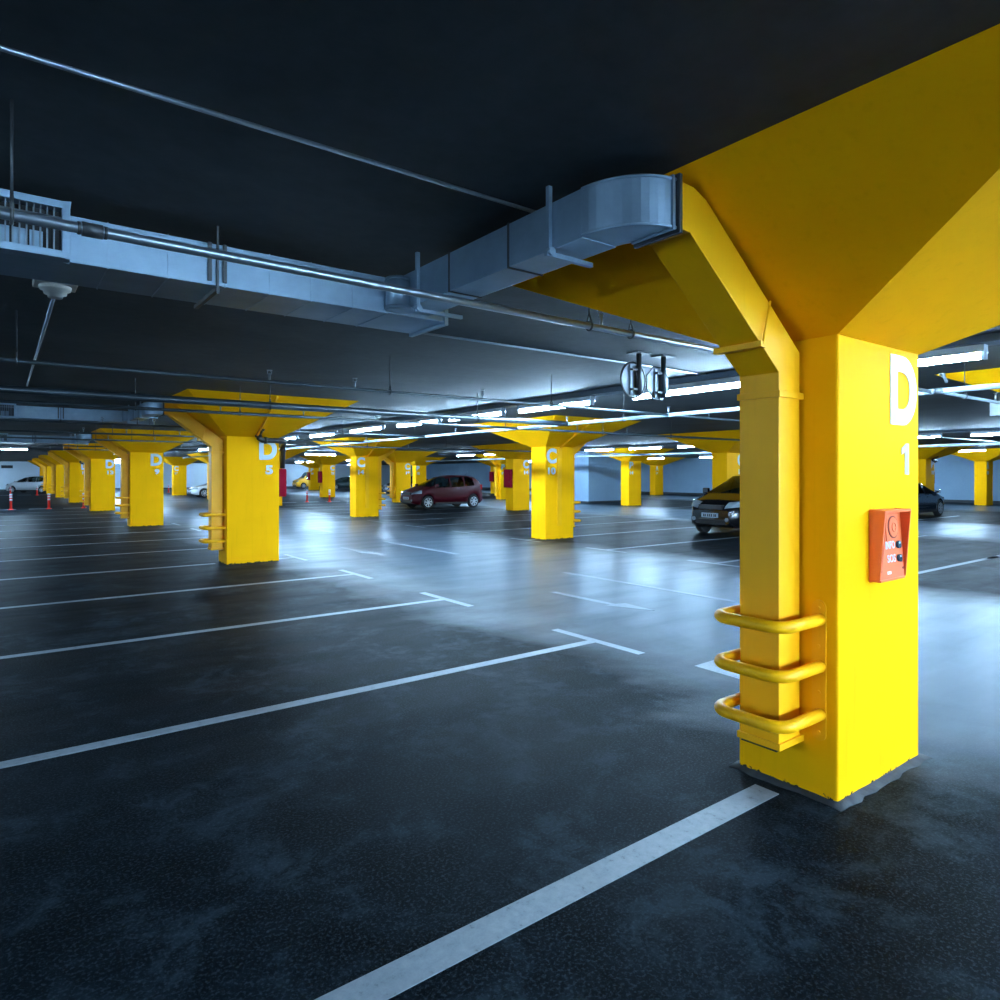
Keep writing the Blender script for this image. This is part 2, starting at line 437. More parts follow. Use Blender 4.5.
# ------------------------------------------------------------------ hoop guards round the ducts
def arc(cx, cy, r, a0, a1, n=7): return [(cx + r * math.cos(a0 + (a1 - a0) * k / n), cy + r * math.sin(a0 + (a1 - a0) * k / n)) for k in range(n + 1)]
def guard_meshes(mirror):
    out = []
    for y0 in (.058, .44):
        b = MB(); poly = []
        for (cz, a0) in ((1.005, 0), (.342, PI)):
            poly += [(y0 + .0375 + .0375 * math.cos(a0 + PI * k / 8), cz + .0375 * math.sin(a0 + PI * k / 8)) for k in range(9)]
        b.prism(poly, 'x', -.010, -.0005)
        out.append(('mounting_plate', b))
        for z in (1.0, .80, .56, .35):
            out.append(('bolt', MB().disc((-.013, y0 + .0375, z), .010, (1, 0, 0), .008, 10)))
    for z in (.94, .695, .445):
        r = .09; xa = -.370; ya, yb = .088, .485
        path = [(-.008, ya)] + [(xa + r + .0, ya)] + arc(xa + r, ya + r, r, 1.5 * PI, PI)[1:] + arc(xa + r, yb - r, r, PI, .5 * PI) + [(-.008, yb)]
        out.append(('hoop', MB().tube([(x, y, z) for x, y in path], .031, 14)))
    if mirror:
        for _, b in out: b.mirror_x(W / 2)
    return [(n_, b.mesh(n_, M['yellowm'] if n_ != 'bolt' else M['yellowm'])) for n_, b in out]
GUARD, GUARDM = guard_meshes(False), guard_meshes(True)
def guard(row, i, mirror, label):
    t = empty('hoop_guard', (px(row), py(i), 0), label, 'guard rail', 'yellow hoop guards on the pillars')
    for n_, me in (GUARDM if mirror else GUARD): link_mesh(n_, me, t)
for i in range(0, 7):
    guard(0, i, False, ['three yellow hoop rails guarding the duct of pillar D 1', 'three yellow hoop rails on the left of pillar D 5', 'three yellow hoop rails on the left of pillar D 9', 'three yellow hoop rails on the left of pillar D 13',
        'small hoop rails on the fifth D row pillar', 'small hoop rails on the sixth D row pillar', 'tiny hoop rails on the seventh D row pillar'][i])
guard(1, 1, True, 'yellow hoop rails sticking out right of pillar C 10')
guard(1, 2, True, 'yellow hoop rails right of the C 14 pillar beside the red car')
guard(2, 3, False, 'yellow hoop rails on the pillar at the nose of the red car')

# ------------------------------------------------------------------ ventilation ducts
YA, YB = .191, .417
def down_duct():
    out = []
    b = MB()
    o_ = [(-.226, .27), (-.226, 2.228), (-.957, 2.79), (-1.04, 2.79)]
    i_ = [(-.024, .27), (-.024, 2.35), (-.835, 2.965), (-.93, 3.0), (-1.04, 3.005)]
    b.prism(o_ + i_[::-1], 'y', YA, YB)
    out.append(('down_duct', b, 'yellowm', .004))
    b = MB()
    for z in (.275, 2.10): out.append(('joint_flange', MB().box(-.238, -.001, YA - .012, YB + .012, z, z + .035), 'yellowm', .003))
    # sloping joint strap with its rod
    b = MB()
    p = Vector((-.40, 0, 2.362)); d = Vector((.793, 0, -.61)).normalized()
    b.bar((p.x, YA - .02, p.z - .012), (p.x, YB + .03, p.z - .012), .045, .03)
    b.tube([(p.x + .0, YA - .016, p.z - .012), (p.x + .06, YA - .02, p.z + .21)], .006, 8)
    out.append(('strap', b, 'yellowm', 0))
    b = MB()
    b.box(-.232, -.012, YA + .01, YB - .01, .264, .2695)
    out.append(('open_mouth', b, 'black', 0))
    return out
def steel_duct(grille):
    out = []
    zb, zt = 2.785, 3.005
    # flange and elbow
    out.append(('duct_flange', MB().box(-1.055, -1.035, YA - .02, YB + .02, zb - .02, zt + .02), 'dim', 0)); out.append(('duct_flange', MB().box(-1.085, -1.07, YA - .008, YB + .008, zb - .01, zt + .01), 'galv', 0))
    b = MB()
    oc = (-1.04, YA + .32); outer = [(-1.04 + .28 * math.cos(1.5 * PI - .5 * PI * k / 12), YA + .32 + .32 * math.sin(1.5 * PI - .5 * PI * k / 12)) for k in range(13)]
    inner = [(-1.04 + .055 * math.cos(1.5 * PI - .5 * PI * k / 12), YB + .095 + .095 * math.sin(1.5 * PI - .5 * PI * k / 12)) for k in range(13)]
    vs = []
    for (ox, oy), (ix, iy) in zip(outer, inner): vs += [(ox, oy, zb), (ox, oy, zt), (ix, iy, zt), (ix, iy, zb)]
    fs = []
    for k in range(12):
        a, c = 4 * k, 4 * k + 4
        for j in range(4): fs.append((a + j, a + (j + 1) % 4, c + (j + 1) % 4, c + j))
    fs += [(0, 1, 2, 3), (48, 51, 50, 49)]
    b.add(vs, fs); out.append(('elbow', b, 'galv', 0))
    b = MB()
    rim = [(x - .006 * 0, y, zb) for x, y in outer]
    for zz in (zb + .004, zt - .004): out.append(('seam_bead', MB().tube([(x, y, zz) for x, y in outer], .008, 6), 'galv', 0))
    # branch running away from the viewer
    b = MB(); b.box(-1.32, -1.095, YA + .32, 2.24, zb - .005, zt)
    out.append(('branch_duct', b, 'galv', .004))
    b = MB()
    for y in (1.05, 1.62): out.append(('duct_seam', MB().box(-1.326, -1.089, y, y + .012, zb - .011, zt + .004), 'dim', 0))
    # main run across
    xe, xs = -.97, -6.5
    yf, yb = 2.23, 2.70; z0, z1 = 2.752, 2.985
    b = MB(); b.box(xs, xe, yf, yb, z0, z1)
    out.append(('main_duct', b, 'galv', .005))
    b = MB()
    for x in (-3.0, -2.72, -2.43, -2.18, -1.93, -1.66, -1.42):
        out.append(('duct_seam', MB().box(x, x + .006, yf - .003, yb, z0 - .004, z1 + .003), 'galv', 0))
    b.box(xe - .012, xe + .018, yf - .015, yb + .015, z0 - .02, z1 + .015)
    out.append(('end_flange', b, 'galv', 0))
    b = MB(); b.tube([(-1.36, yf - .055, z0 + .012), (-1.36, yf - .055, z1 - .012)], .085, 20)
    b.tube([(-1.36, yf - .055, z1 - .034), (-1.36, yf - .055, z1 - .02)], .091, 20); b.tube([(-1.36, yf - .055, z0 + .02), (-1.36, yf - .055, z0 + .034)], .091, 20)
    out.append(('round_stub', b, 'galv', 0))
    # hangers
    for (x0, x1, y, zz) in ((-1.335, -1.08, .72, zb), (-1.36, -1.06, 1.93, z0)):
        b = MB(); b.bar((x0, y, zz - .02), (x0, y, ZC), .022, .022); b.bar((x0 - .02, y, zz - .03), (x1 + .03, y, zz - .03), .022, .022)
        b.disc((x0, y - .012, zz - .02), .02, (0, 1, 0), .03, 10)
        out.append(('hanger', b, 'galv', 0))
    b = MB(); x = -2.47
    b.bar((x, yf - .02, z0 - .05), (x, yf - .02, ZC), .012, .012)
    b.bar((x - .04, yf - .012, z0 + .02), (x - .04, yf - .012, z1), .02, .012); b.bar((x + .04, yf - .012, z0 + .02), (x + .04, yf - .012, z1), .02, .012)
    b.bar((x, yf - .02, z0 - .022), (x, yb + .02, z0 - .022), .022, .022)
    out.append(('hanger', b, 'dim', 0))
    # grille at the left
    g0, g1 = -4.35, -3.165; gz0, gz1 = 2.745, 3.02; fw = .035; yg = yf - .085
    b = MB(); b.box(g0, g1, yg, yf, gz0, gz0 + fw); b.box(g0, g1, yg, yf, gz1 - fw, gz1); b.box(g1 - fw, g1, yg, yf, gz0, gz1); b.box(g0, g0 + fw, yg, yf, gz0, gz1)
    out.append(('grille_frame', b, 'galv', .004))
    b = MB(); b.box(g0 + .02, g1 - .02, yf - .012, yf - .004, gz0 + .02, gz1 - .02)
    out.append(('grille_back', b, 'grilledark', 0))
    b = MB()
    x = g1 - fw - .03
    while x > g0 + .05:
        b.box(x - .003, x + .003, yg + .02, yg + .05, gz0 + .03, gz1 - .03); x -= .027
    b.tube([(g0 + .03, yg + .014, gz1 - .08), (g1 - .03, yg + .014, gz1 - .08)], .0035, 6)
    out.append(('grille_louvres', b, 'steel', 0))
    b = MB()
    x = g1 - fw - .10
    while x > g0 + .10:
        b.box(x - .026, x + .026, yf - .03, yf - .018, gz0 + .035, gz0 + .125); x -= .065
    out.append(('damper_blades', b, 'galv', 0))
    return out
DUCT = [(n_, b.mesh(n_, M[m_], bv)) for n_, b, m_, bv in down_duct()]
STEEL = [(n_, b.mesh(n_, M[m_], bv)) for n_, b, m_, bv in steel_duct(True)]
DOWNM = [(n_, b.mirror_x(W / 2).mesh(n_, M[m_], bv)) for n_, b, m_, bv in down_duct()]
def duct(row, i, label, steel=True, mirror=False):
    t = empty('ventilation_duct', (px(row), py(i), 0), label, 'ventilation duct', 'ventilation ducts at the pillars')
    for n_, me in (DOWNM if mirror else DUCT): link_mesh(n_, me, t)
    if steel:
        for n_, me in STEEL: link_mesh(n_, me, t, 'bare galvanised steel' if n_ in ('elbow', 'branch_duct', 'main_duct') else None)
for i, lab in enumerate(['large duct with steel elbow rising from pillar D 1', 'yellow duct and dark overhead run on pillar D 5', 'yellow duct and dark overhead run on pillar D 9', 'yellow duct on the left of pillar D 13',
                         'small duct on the fifth D row pillar', 'small duct on the sixth D row pillar', 'tiny duct on the seventh D row pillar']):
    duct(0, i, lab, i < 3)
duct(1, 1, 'yellow duct hidden on the far side of pillar C 10', False, True)
duct(1, 2, 'yellow duct on the far side of the C 14 pillar by the red car', False, True)
duct(2, 3, 'yellow duct on the pillar at the nose of the red car', False)
duct(3, 3, 'yellow duct on the pillar at the tail of the red car', False)

# ------------------------------------------------------------------ emergency intercom on D 1
ic = empty('emergency_intercom', (3.785, Y0, 1.115), 'orange hooded emergency intercom box mounted on pillar D 1', 'intercom')
IW, IH = .325, .39
def hood():
    b = MB(); t = .012
    def side(x0, x1):
        b.prism([(-.001, 0), (-.060, .012), (-.088, IH), (-.001, IH)], 'x', x0, x1)
    side(0, t); side(IW - t, IW)
    b.prism([(-.001, IH - t), (-.088, IH - t), (-.088, IH), (-.001, IH)], 'x', t, IW - t)
    b.prism([(-.001, 0), (-.060, .0), (-.060, .014), (-.001, .014)], 'x', t, IW - t)
    return b
hood().build('housing', M['orange'], ic, .004)
fpn = MB().prism([(-.001, .014), (-.056, .014), (-.030, IH - .012), (-.001, IH - .012)], 'x', .012, IW - .012)
fp = fpn.build('front_panel', M['orange_dark'], ic)
tilt = math.atan2(.026, IH - .026)
def on_panel(me_or_b, name, m, x, z, parent=ic, isbuilder=True):
    yy = -.056 + .026 * (z - .014) / (IH - .026)
    Mx = Matrix.Translation((x, yy, z)) @ Matrix.Rotation(-tilt, 4, 'X')
    me = me_or_b.mesh(name, m) if isbuilder else me_or_b
    me.transform(Mx)
    if not isbuilder: me.materials.clear(); me.materials.append(m)
    return link_mesh(name, me, parent)
on_panel(MB().box(-.082, .082, -.004, .002, -.078, .066), 'speaker_plate', M['orange'], .20, .295)
sp = on_panel(MB().disc((0, -.005, 0), .062, (0, 1, 0), .005, 28), 'speaker_ring', M['ring'], .20, .292)
on_panel(MB().disc((0, -.007, 0), .055, (0, 1, 0), .006, 28), 'speaker_disc', M['orange'], .20, .292)
on_panel(MB().tube([(.024 * math.cos(a), -.0105, .024 * math.sin(a)) for a in [2 * PI * k / 16 for k in range(17)]], .003, 6), 'speaker_ridge', M['orange_dark'], .20, .292)
for zt_, tx in ((.192, 'INFO'), (.118, 'SOS')):
    bt = on_panel(MB().disc((0, -.007, 0), .0215, (0, 1, 0), .014, 20), 'push_button', M['button'], .250, zt_)
    on_panel(MB().box(-.006, .009, -.0155, -.0135, .006, .016), 'button_icon', M['white'], .246, zt_, bt)
    on_panel(text_mesh(tx, .042, .112 if tx == 'INFO' else .10, .002, .012), 'lettering', M['white'], (.160 if tx == 'INFO' else .165), zt_ - .018, ic, False)['label'] = 'white lettering ' + tx
on_panel(MB().box(-.024, .024, -.0015, .001, -.008, .008), 'maker_plate', M['cream'], .125, .045)
for x in (.03, .30): on_panel(MB().disc((0, -.001, 0), .007, (0, 1, 0), .004, 10), 'screw', M['ring'], x, .06)

# ------------------------------------------------------------------ fire hose cabinets
def hose(x, y, face, label, h=.55):
    t = empty('hose_cabinet', (x, y, 1.26 if h < .6 else 1.08), label, 'fire hose cabinet', 'red hose cabinets on the pillars')
    s = face
    MB().box(0, s * .15, 0, .50, 0, h).build('cabinet_body', M['hose'], t, .006)
    MB().box(s * .15, s * .165, .02, .48, .02, h - .02).build('door', M['hose'], t, .003)
    MB().box(s * .165, s * .178, .05, .08, .24, .32).build('handle', M['black'], t)
    return t
hose(px(0) + W + .002, py(1) + .04, 1, 'red hose cabinet on the right side of pillar D 5')
hose(px(2) - .002, py(2) + .04, -1, 'dark red hose cabinet just left of pillar C 10', .86)
hose(px(2) - .002, py(4) + .04, -1, 'dark hose cabinet on the small pillar left of the dark teal car', .86)
hose(px(3) - .002, py(6) + .04, -1, 'tiny red hose cabinet above the yellow van', .86)
hose(px(4) + W + .002, py(1) + .04, 1, 'red hose cabinet above the dark blue car at the right')
hose(px(4) - .002, py(4) + .04, -1, 'red hose cabinet past the red car roof', .86)

def hose_pipe(row, i, label):
    b = MB()
    x, y = px(row), py(i)
    b.tube([(x + .56, y - .32, 2.56), (x + .56, y - .13, 2.50), (x + .565, y - .07, 2.45), (x + .58, y - .07, 2.395), (x + .64, y - .07, 2.36), (x + W + .02, y - .07, 2.36), (x + W + .10, y - .05, 2.345), (x + W + .115, y + .06, 2.30), (x + W + .115, y + .12, 2.24), (x + W + .115, y + .14, 1.82)], .052, 12)
    for c in ((x + .565, y - .07, 2.44), (x + .70, y - .07, 2.36), (x + W + .115, y + .13, 2.18)):
        b.disc(c, .066, (0, 0, 1) if c[0] != x + .70 else (1, 0, 0), .05, 12)
    return tag(b.build('supply_pipe', M['black']), label, 'pipe', 'black supply pipes to the hose cabinets')
hose_pipe(0, 1, 'black pipe bent round the top of pillar D 5')
hose_pipe(0, 4, 'black pipe elbow on the fifth D row pillar')
hose_pipe(4, 1, 'dark pipe above the red cabinet at the right')

# yellow conduit running over the pillar caps
def conduit(row, i, xo, xt, label, strip):
    x, y = px(row), py(i)
    t = empty('cable_conduit', (x, y, 0), label, 'conduit', 'yellow conduits on the pillars')
    nrm = Vector((0, -(ZC - ZT), -CB)).normalized()
    a = Vector((xo, 0, ZT)) + nrm * .02; b_ = Vector((xt, -CB, ZC)) + nrm * .02
    a = a.lerp(b_, .02); b2 = a.lerp(b_, .985)
    MB().tube([a, b2], .020, 8).build('cap_conduit', M['yellowm'], t)
    if strip: MB().box(xo - .10, xo + .05, -.02, -.001, .35, ZT - .02).build('cover_strip', M['yellowm'], t, .003)
conduit(0, 1, .54, .46, 'yellow conduit crossing the cap of pillar D 5', False)
conduit(1, 1, .50, .33, 'yellow conduit down the face of pillar C 10', True)
conduit(1, 2, .50, .33, 'yellow conduit down the C 14 pillar by the red car', True)

# ------------------------------------------------------------------ pipes under the ceiling
def sprinkler(b, x, y, z):
    b.tube([(x, y, z), (x, y, z + .07)], .011, 8); b.disc((x, y, z + .10), .028, (0, 0, 1), .006, 12)
    b.tube([(x - .018, y, z + .06), (x - .022, y, z + .085), (x, y, z + .10), (x + .022, y, z + .085), (x + .018, y, z + .06)], .004, 6)
def pipe(name, p0, p1, r, m, label, cat='pipe', hangers=(), heads=(), ztop=None, group='pipes under the ceiling', couplings=()):
    p0, p1 = Vector(p0), Vector(p1)
    t = empty(name, p0, label, cat, group)
    d = p1 - p0
    MB().tube([(0, 0, 0), d], r, 16).build('run', M[m], t)
    for s in hangers:
        q = d * s; b = MB()
        b.tube([q + Vector((0, 0, r + .05)), (q.x, q.y, ZC - p0.z)], .006, 6)
        dn = d.normalized(); w = Vector((-dn.y, dn.x, 0))
        b.tube([q + w * (r + .008) * math.cos(a) + Vector((0, 0, (r + .008) * math.sin(a))) for a in [2 * PI * k / 14 for k in range(15)]], .007, 6)
        b.tube([q + w * (r + .006) + Vector((0, 0, .01)), q + Vector((0, 0, r + .06)), q - w * (r + .006) + Vector((0, 0, .01))], .007, 6)
        b.build('hanger', M['dim'], t)
    for s in heads:
        q = d * s; b = MB(); sprinkler(b, q.x, q.y, q.z + r); b.build('sprinkler_head', M['steel'], t)
    for s in couplings:
        q = d * s; dn = d.normalized()
        b = MB(); b.tube([q - dn * .035, q + dn * .035], r + .007, 16); b.tube([q - dn * .05, q - dn * .04], r + .004, 16); b.tube([q + dn * .04, q + dn * .05], r + .004, 16); b.build('coupling', M['dim'], t)
    return t
ZP = 2.655
pipe('sprinkler_pipe', (-6.0, 2.955, ZP), (8.58, 3.18, ZP), .021, 'steel', 'long steel sprinkler pipe crossing before the big duct', hangers=(.4145, .6205, .648), heads=(.628,), couplings=(.432,))
pipe('sprinkler_pipe', (-6.0, 6.95, ZP), (8.6, 6.95, ZP), .020, 'darkpipe', 'thin dark sprinkler pipe across the dark ceiling', hangers=(.42, .66, .83), heads=(.565, .63, .75))
pipe('water_main', (-8.6, 9.33, ZP), (8.6, 9.33, ZP), .047, 'darkpipe', 'thick dark water main passing before the cap of pillar D 5', hangers=(.30, .676, .88))
pipe('sprinkler_pipe', (-6.0, 10.85, ZP), (8.6, 10.85, ZP), .024, 'darkpipe', 'thin pipe just under the thick main at pillar D 5', hangers=(.52, .62), heads=(.60, .69, .78, .87))
for k, (y, lab) in enumerate(((14.6, 'thin dark pipe behind the cap of pillar D 5'), (18.1, 'upper thin pipe before the cap of pillar D 9'), (21.4, 'lower thin pipe before the cap of pillar D 9'), (26.6, 'thin pipe before the cap of pillar D 13'), (30.2, 'lower thin pipe before the cap of pillar D 13'))):
    pipe('sprinkler_pipe', (-6.0, y, ZP), (8.6, y, ZP), .022, 'darkpipe', lab, hangers=(.3, .56, .62, .85), heads=(.52, .58, .66, .78))
pipe('water_main', (8.63, -6.0, ZP), (8.63, 42.0, ZP), .032, 'whitepipe', 'pale water main running the length of the near aisle', hangers=(.16, .2375, .29, .36, .44, .55, .7), heads=(.21, .27, .32, .40, .5, .6), couplings=(.1895, .32))
pipe('sprinkler_pipe', (8.7, 3.12, ZP), (24.0, 3.12, ZP), .020, 'whitepipe', 'pale thin branch pipe right of the aisle main', hangers=(.05, .2), heads=(.12, .25))
pipe('sprinkler_pipe', (8.7, 6.95, ZP), (24.86, 6.95, ZP), .018, 'darkpipe', 'thin branch pipe above the black car', hangers=(.12, .3), heads=(.06, .2, .4))
pipe('sprinkler_pipe', (8.7, 10.85, ZP), (24.86, 10.85, ZP), .026, 'darkpipe', 'dark branch pipe passing before the cap of pillar C 10', hangers=(.15, .3), heads=(.1, .2))
pipe('sprinkler_pipe', (8.7, 21.4, ZP), (24.86, 21.4, ZP), .026, 'darkpipe', 'dark branch pipe before the cap of the C 14 pillar', hangers=(.1, .3), heads=(.06, .2))
pipe('water_main', (24.9, -2.0, ZP), (24.9, 42.0, ZP), .045, 'whitepipe', 'pale water main along the farther aisle', hangers=(.3, .5, .7), heads=(.4, .6))
def surface_conduit(p0, p1, r, m, label):
    return tag(MB().tube([p0, p1], r, 8).build('ceiling_conduit', M[m]), label, 'conduit', 'thin conduits on the ceiling')
surface_conduit((-4, 2.67, ZC - .015), (2.30, 2.67, ZC - .015), .010, 'steel', 'thin conduit on the dark ceiling above the big duct')
surface_conduit((.42, 5.62, ZC - .012), (8.0, 5.62, ZC - .012), .011, 'steel', 'thin conduit leading right from the junction box')
surface_conduit((.35, 5.80, ZC - .012), (.37, 13.0, ZC - .012), .013, 'steel', 'thin conduit leading away from the junction box')
jb = empty('ceiling_junction_box', (.33, 5.68, ZC), 'pale stepped junction box on the dark ceiling', 'junction box')
MB().box(-.13, .13, -.11, .11, -.05, 0).build('base_plate', M['cream'], jb, .008)
MB().tube([(0, 0, -.05), (0, 0, -.075), (0, 0, -.08), (0, 0, -.105), (0, 0, -.108), (0, 0, -.13)], [.10, .095, .075, .07, .05, .045], 18).build('stepped_cap', M['cream'], jb)

# ------------------------------------------------------------------ fluorescent lights
def light_meshes(length, rod):
    h = MB(); h.box(-.055, .055, 0, length, .045, .10); h.prism([(-.055, .045), (-.075, .02), (-.07, .02), (-.05, .045)], 'y', 0, length); h.prism([(.055, .045), (.075, .02), (.07, .02), (.05, .045)], 'y', 0, length)
    t = MB(); t.tube([(0, .03, 0), (0, length - .03, 0)], .040, 14)
    e = MB(); e.box(-.045, .045, 0, .03, -.045, .06); e2 = MB().box(-.045, .045, length - .03, length, -.045, .06)
    return [('housing', h.mesh('housing', M['lamphouse'])), ('tube', t.mesh('tube', M['lamp'])), ('end_cap', e.mesh('end_cap', M['lamphouse'])), ('end_cap', e2.mesh('end_cap', M['lamphouse']))] + [('hanger', MB().tube([(0, y, .09), (0, y, rod)], .006, 6).mesh('hanger', M['dim'])) for y in (.3, length - .3)]
LM, LMC = light_meshes(1.92, .1025), light_meshes(1.92, .1845)
def tube_light(x, y, label, group, z=2.895, rz=0):
    t = empty('fluorescent_light', (x, y, z), label, 'light', group, rz)
    for n_, me in (LM if abs(x - 7.87) < .1 and y < 34 or abs(x - 23.6) < .1 and 4 < y < 36 else LMC): link_mesh(n_, me, t)
G1, G2, G3, G4 = 'tube lights over the near aisle', 'tube lights over the farther aisle', 'tube lights over the cross aisle', 'tube lights outside the picture'
row1 = [2.41, 5.10, 7.92, 10.35, 12.70, 15.42, 18.40, 21.55, 24.4, 27.2, 30.0, 32.9, 44, 47, 50, 53, 56, 59, 62]
for k, y in enumerate(row1):
    lab = (['tube light just right of the nearest pillar', 'bright tube light beside the round hanging sign', 'tube light beyond the hanging signs, above C 10'][k] if k < 3 else
           f'{ORD[k]} tube light of the near aisle row, counted from D 1' if k < 12 else 'tiny tube light far down the near aisle')
    tube_light(7.87, y, lab, G1)
for y in (-8.6, -5.9, -3.15, -.4): tube_light(7.87, y, 'tube light behind the viewer', G4)
for k, y in enumerate([5.7, 8.4, 11.1, 13.8, 16.6, 19.4, 22.3, 25.1, 28.0, 31.0, 34.0, 45, 48, 51, 54, 57, 60, 63]):
    tube_light(23.6, y, ('tube light low in the gap right of D 1' if k == 0 else 'second tube light in the gap right of D 1' if k == 1 else f'{ORD[k]} tube light of the farther aisle row' if k < 11 else 'tiny tube light far down the farther aisle'), G2)
for k, y in enumerate([12, 17, 22, 27, 32, 46, 52]): tube_light(39.2, y, 'tiny tube light by the blue-grey wall', 'tube lights by the blue-grey wall')
for y in (1, 9, 17, 27): tube_light(-7.9, y, 'added tube light left of the picture, lighting pillar sides', G4)  # added unseen lamps that lift the left faces of the D row
for x, lab in ((-.75, 'tube light above the silver car'), (-4.2, 'tube light left of the silver car'), (14.6, 'tube light over the cross aisle right of D 5'), (18.3, 'second tube light over the cross aisle right of D 5'), (29.5, 'tube light over the cross aisle behind the stair core')):
    tube_light(x + 1.92, 38.7, lab, G3, rz=PI / 2)
for x in (9, 14, 19, 24, 29, 34): tube_light(x + 1.92, 76.0, 'tiny added tube light in the farthest cross aisle', 'added tube lights in the farthest cross aisle', rz=PI / 2)  # added lamps, put here to light the far end wall
for x, y in [(-1.4 + 2.1 * k, yy) for k in range(8) for yy in (-9.6, -10.6, -11.6)]: tube_light(x + 1.92, y, 'added tube light behind the viewer, lighting pillar faces', G4, rz=PI / 2)  # added unseen lamp rows that brighten the near pillar faces
for x, y in ((-6.1, 64), (-3.8, 64), (-6.1, 68), (-4.2, 68), (4.6, 64), (-5.5, 84.5), (-3.4, 84.5), (8, 84.5), (20, 84.5), (32, 84.5)): tube_light(x + 1.92, y, 'tiny added tube light brightening the far end', 'added tube lights brightening the far end', rz=PI / 2)  # added lamps that brighten the far wall and the silver car
def tray(x, y0, y1, label):
    t = empty('cable_tray', (x, y0, 2.998), label, 'cable tray')
    MB().box(-.13, .13, 0, y1 - y0, .0, .012).build('tray_base', M['tray'], t)
    b = MB(); b.box(-.135, -.125, 0, y1 - y0, 0, .075); b.box(.125, .135, 0, y1 - y0, 0, .075); b.build('tray_side', M['tray'], t)
tray(7.87, -9.5, 36.0, 'dark cable tray above the near aisle lights')
tray(23.6, 4.0, 38.0, 'dark cable tray above the farther aisle lights')

# ------------------------------------------------------------------ hanging road signs (seen from the back)
def road_sign(x, y, zc, octagon, label):
    t = empty('road_sign', (x, y, ZC), label, 'sign', 'hanging road signs')
    n_ = 8 if octagon else 40; R = .205 if octagon else .20; rot = PI / 8 if octagon else 0
    dz = zc - ZC
    poly = [(R * math.cos(2 * PI * k / n_ + rot), dz + R * math.sin(2 * PI * k / n_ + rot)) for k in range(n_)]
    MB().prism(poly, 'y', .0, .006).build('sign_plate', M['signback'], t)
    b = MB(); b.tube([(p[0], .003, p[1]) for p in poly + poly[:1]], .013 if not octagon else .008, 6, False); b.build('rim', M['black'] if not octagon else M['dim'], t)
    b = MB()
    for xx in (-.055, .055): b.box(xx - .018, xx + .018, -.025, 0, dz - .17, dz + .17)
    b.build('channel', M['signback'], t)
    MB().tube([(.035, -.055, 0), (.035, -.055, dz - .17)], .03, 14).build('hanging_post', M['dim'] if not octagon else M['darkpipe'], t)
    MB().box(-.08, .15, -.14, .03, -.012, 0).build('ceiling_plate', M['dim'], t)
    b = MB(); b.box(-.075, .075, -.062, -.02, dz + .10, dz + .125); b.box(-.075, .075, -.062, -.02, dz - .125, dz - .10); b.build('clamp', M['dim'], t)
road_sign(5.79, 5.17, 2.775, False, 'round hanging sign with dark rim, seen from behind')
road_sign(6.19, 5.15, 2.765, True, 'octagonal hanging sign beside the round one')
ex = empty('direction_sign', (12.1, 3.63, ZC), 'white hanging sign panel at the right edge of the view', 'sign')
MB().box(-.03, .03, -.44, .02, -.49, -.27).build('sign_panel', M['white'], ex, .004)
for y in (-.36, -.1): MB().tube([(0, y, -.27), (0, y, 0)], .006, 6).build('hanger', M['dim'], ex)
cm = empty('camera_bracket', (10.30, 3.66, ZC), 'small white security camera at the tip of a yellow cap', 'camera')
MB().box(-.03, .03, -.03, .03, -.03, 0).build('mount', M['whitepipe'], cm)
MB().tube([(0, 0, -.03), (.02, -.02, -.05), (.035, -.04, -.13)], .02, 10).build('barrel', M['whitepipe'], cm)
vt = empty('wall_vent', (.85, FY1, 2.35), 'dark vent high on the far end wall', 'vent')
MB().box(-.5, .5, -.05, 0, 0, .32).build('vent_frame', M['dim'], vt)
MB().box(-.46, .46, -.06, -.05, .03, .29).build('vent_louvres', M['grilledark'], vt)

# ------------------------------------------------------------------ flexible posts
def flex_post(x, y, label):
    t = empty('bollard_post', (x, y, 0), label, 'bollard', 'red and white flexible posts')
    MB().tube([(0, 0, 0), (0, 0, .03), (0, 0, .05)], [.12, .12, .075], 16).build('foot', M['postred'], t)
    MB().tube([(0, 0, .05), (0, 0, .74), (0, 0, .76)], [.055, .05, .03], 14).build('post', M['postred'], t)
    for z in (.44, .58, .69): MB().tube([(0, 0, z), (0, 0, z + .07)], .058, 14).build('white_band', M['white'], t)
for x, y, lab in ((.53, 39.6, 'red and white post nearest the left edge'), (2.04, 39.6, 'red and white post left of the D row, second from the edge'), (3.50, 39.6, 'red and white post at the foot of pillar D 13'),
                  (15.2, 39.9, 'red and white post right of pillar D 5, left of its pair'), (16.4, 39.3, 'red and white post right of pillar D 5, right of its pair'),
                  (.86, 66.2, 'distant red post before the front wheel of the silver car'), (2.6, 66.2, 'distant red post before the door of the silver car'), (12.9, 69.0, 'distant red post beside the small pillar left of D 5')):
    flex_post(x, y, lab)

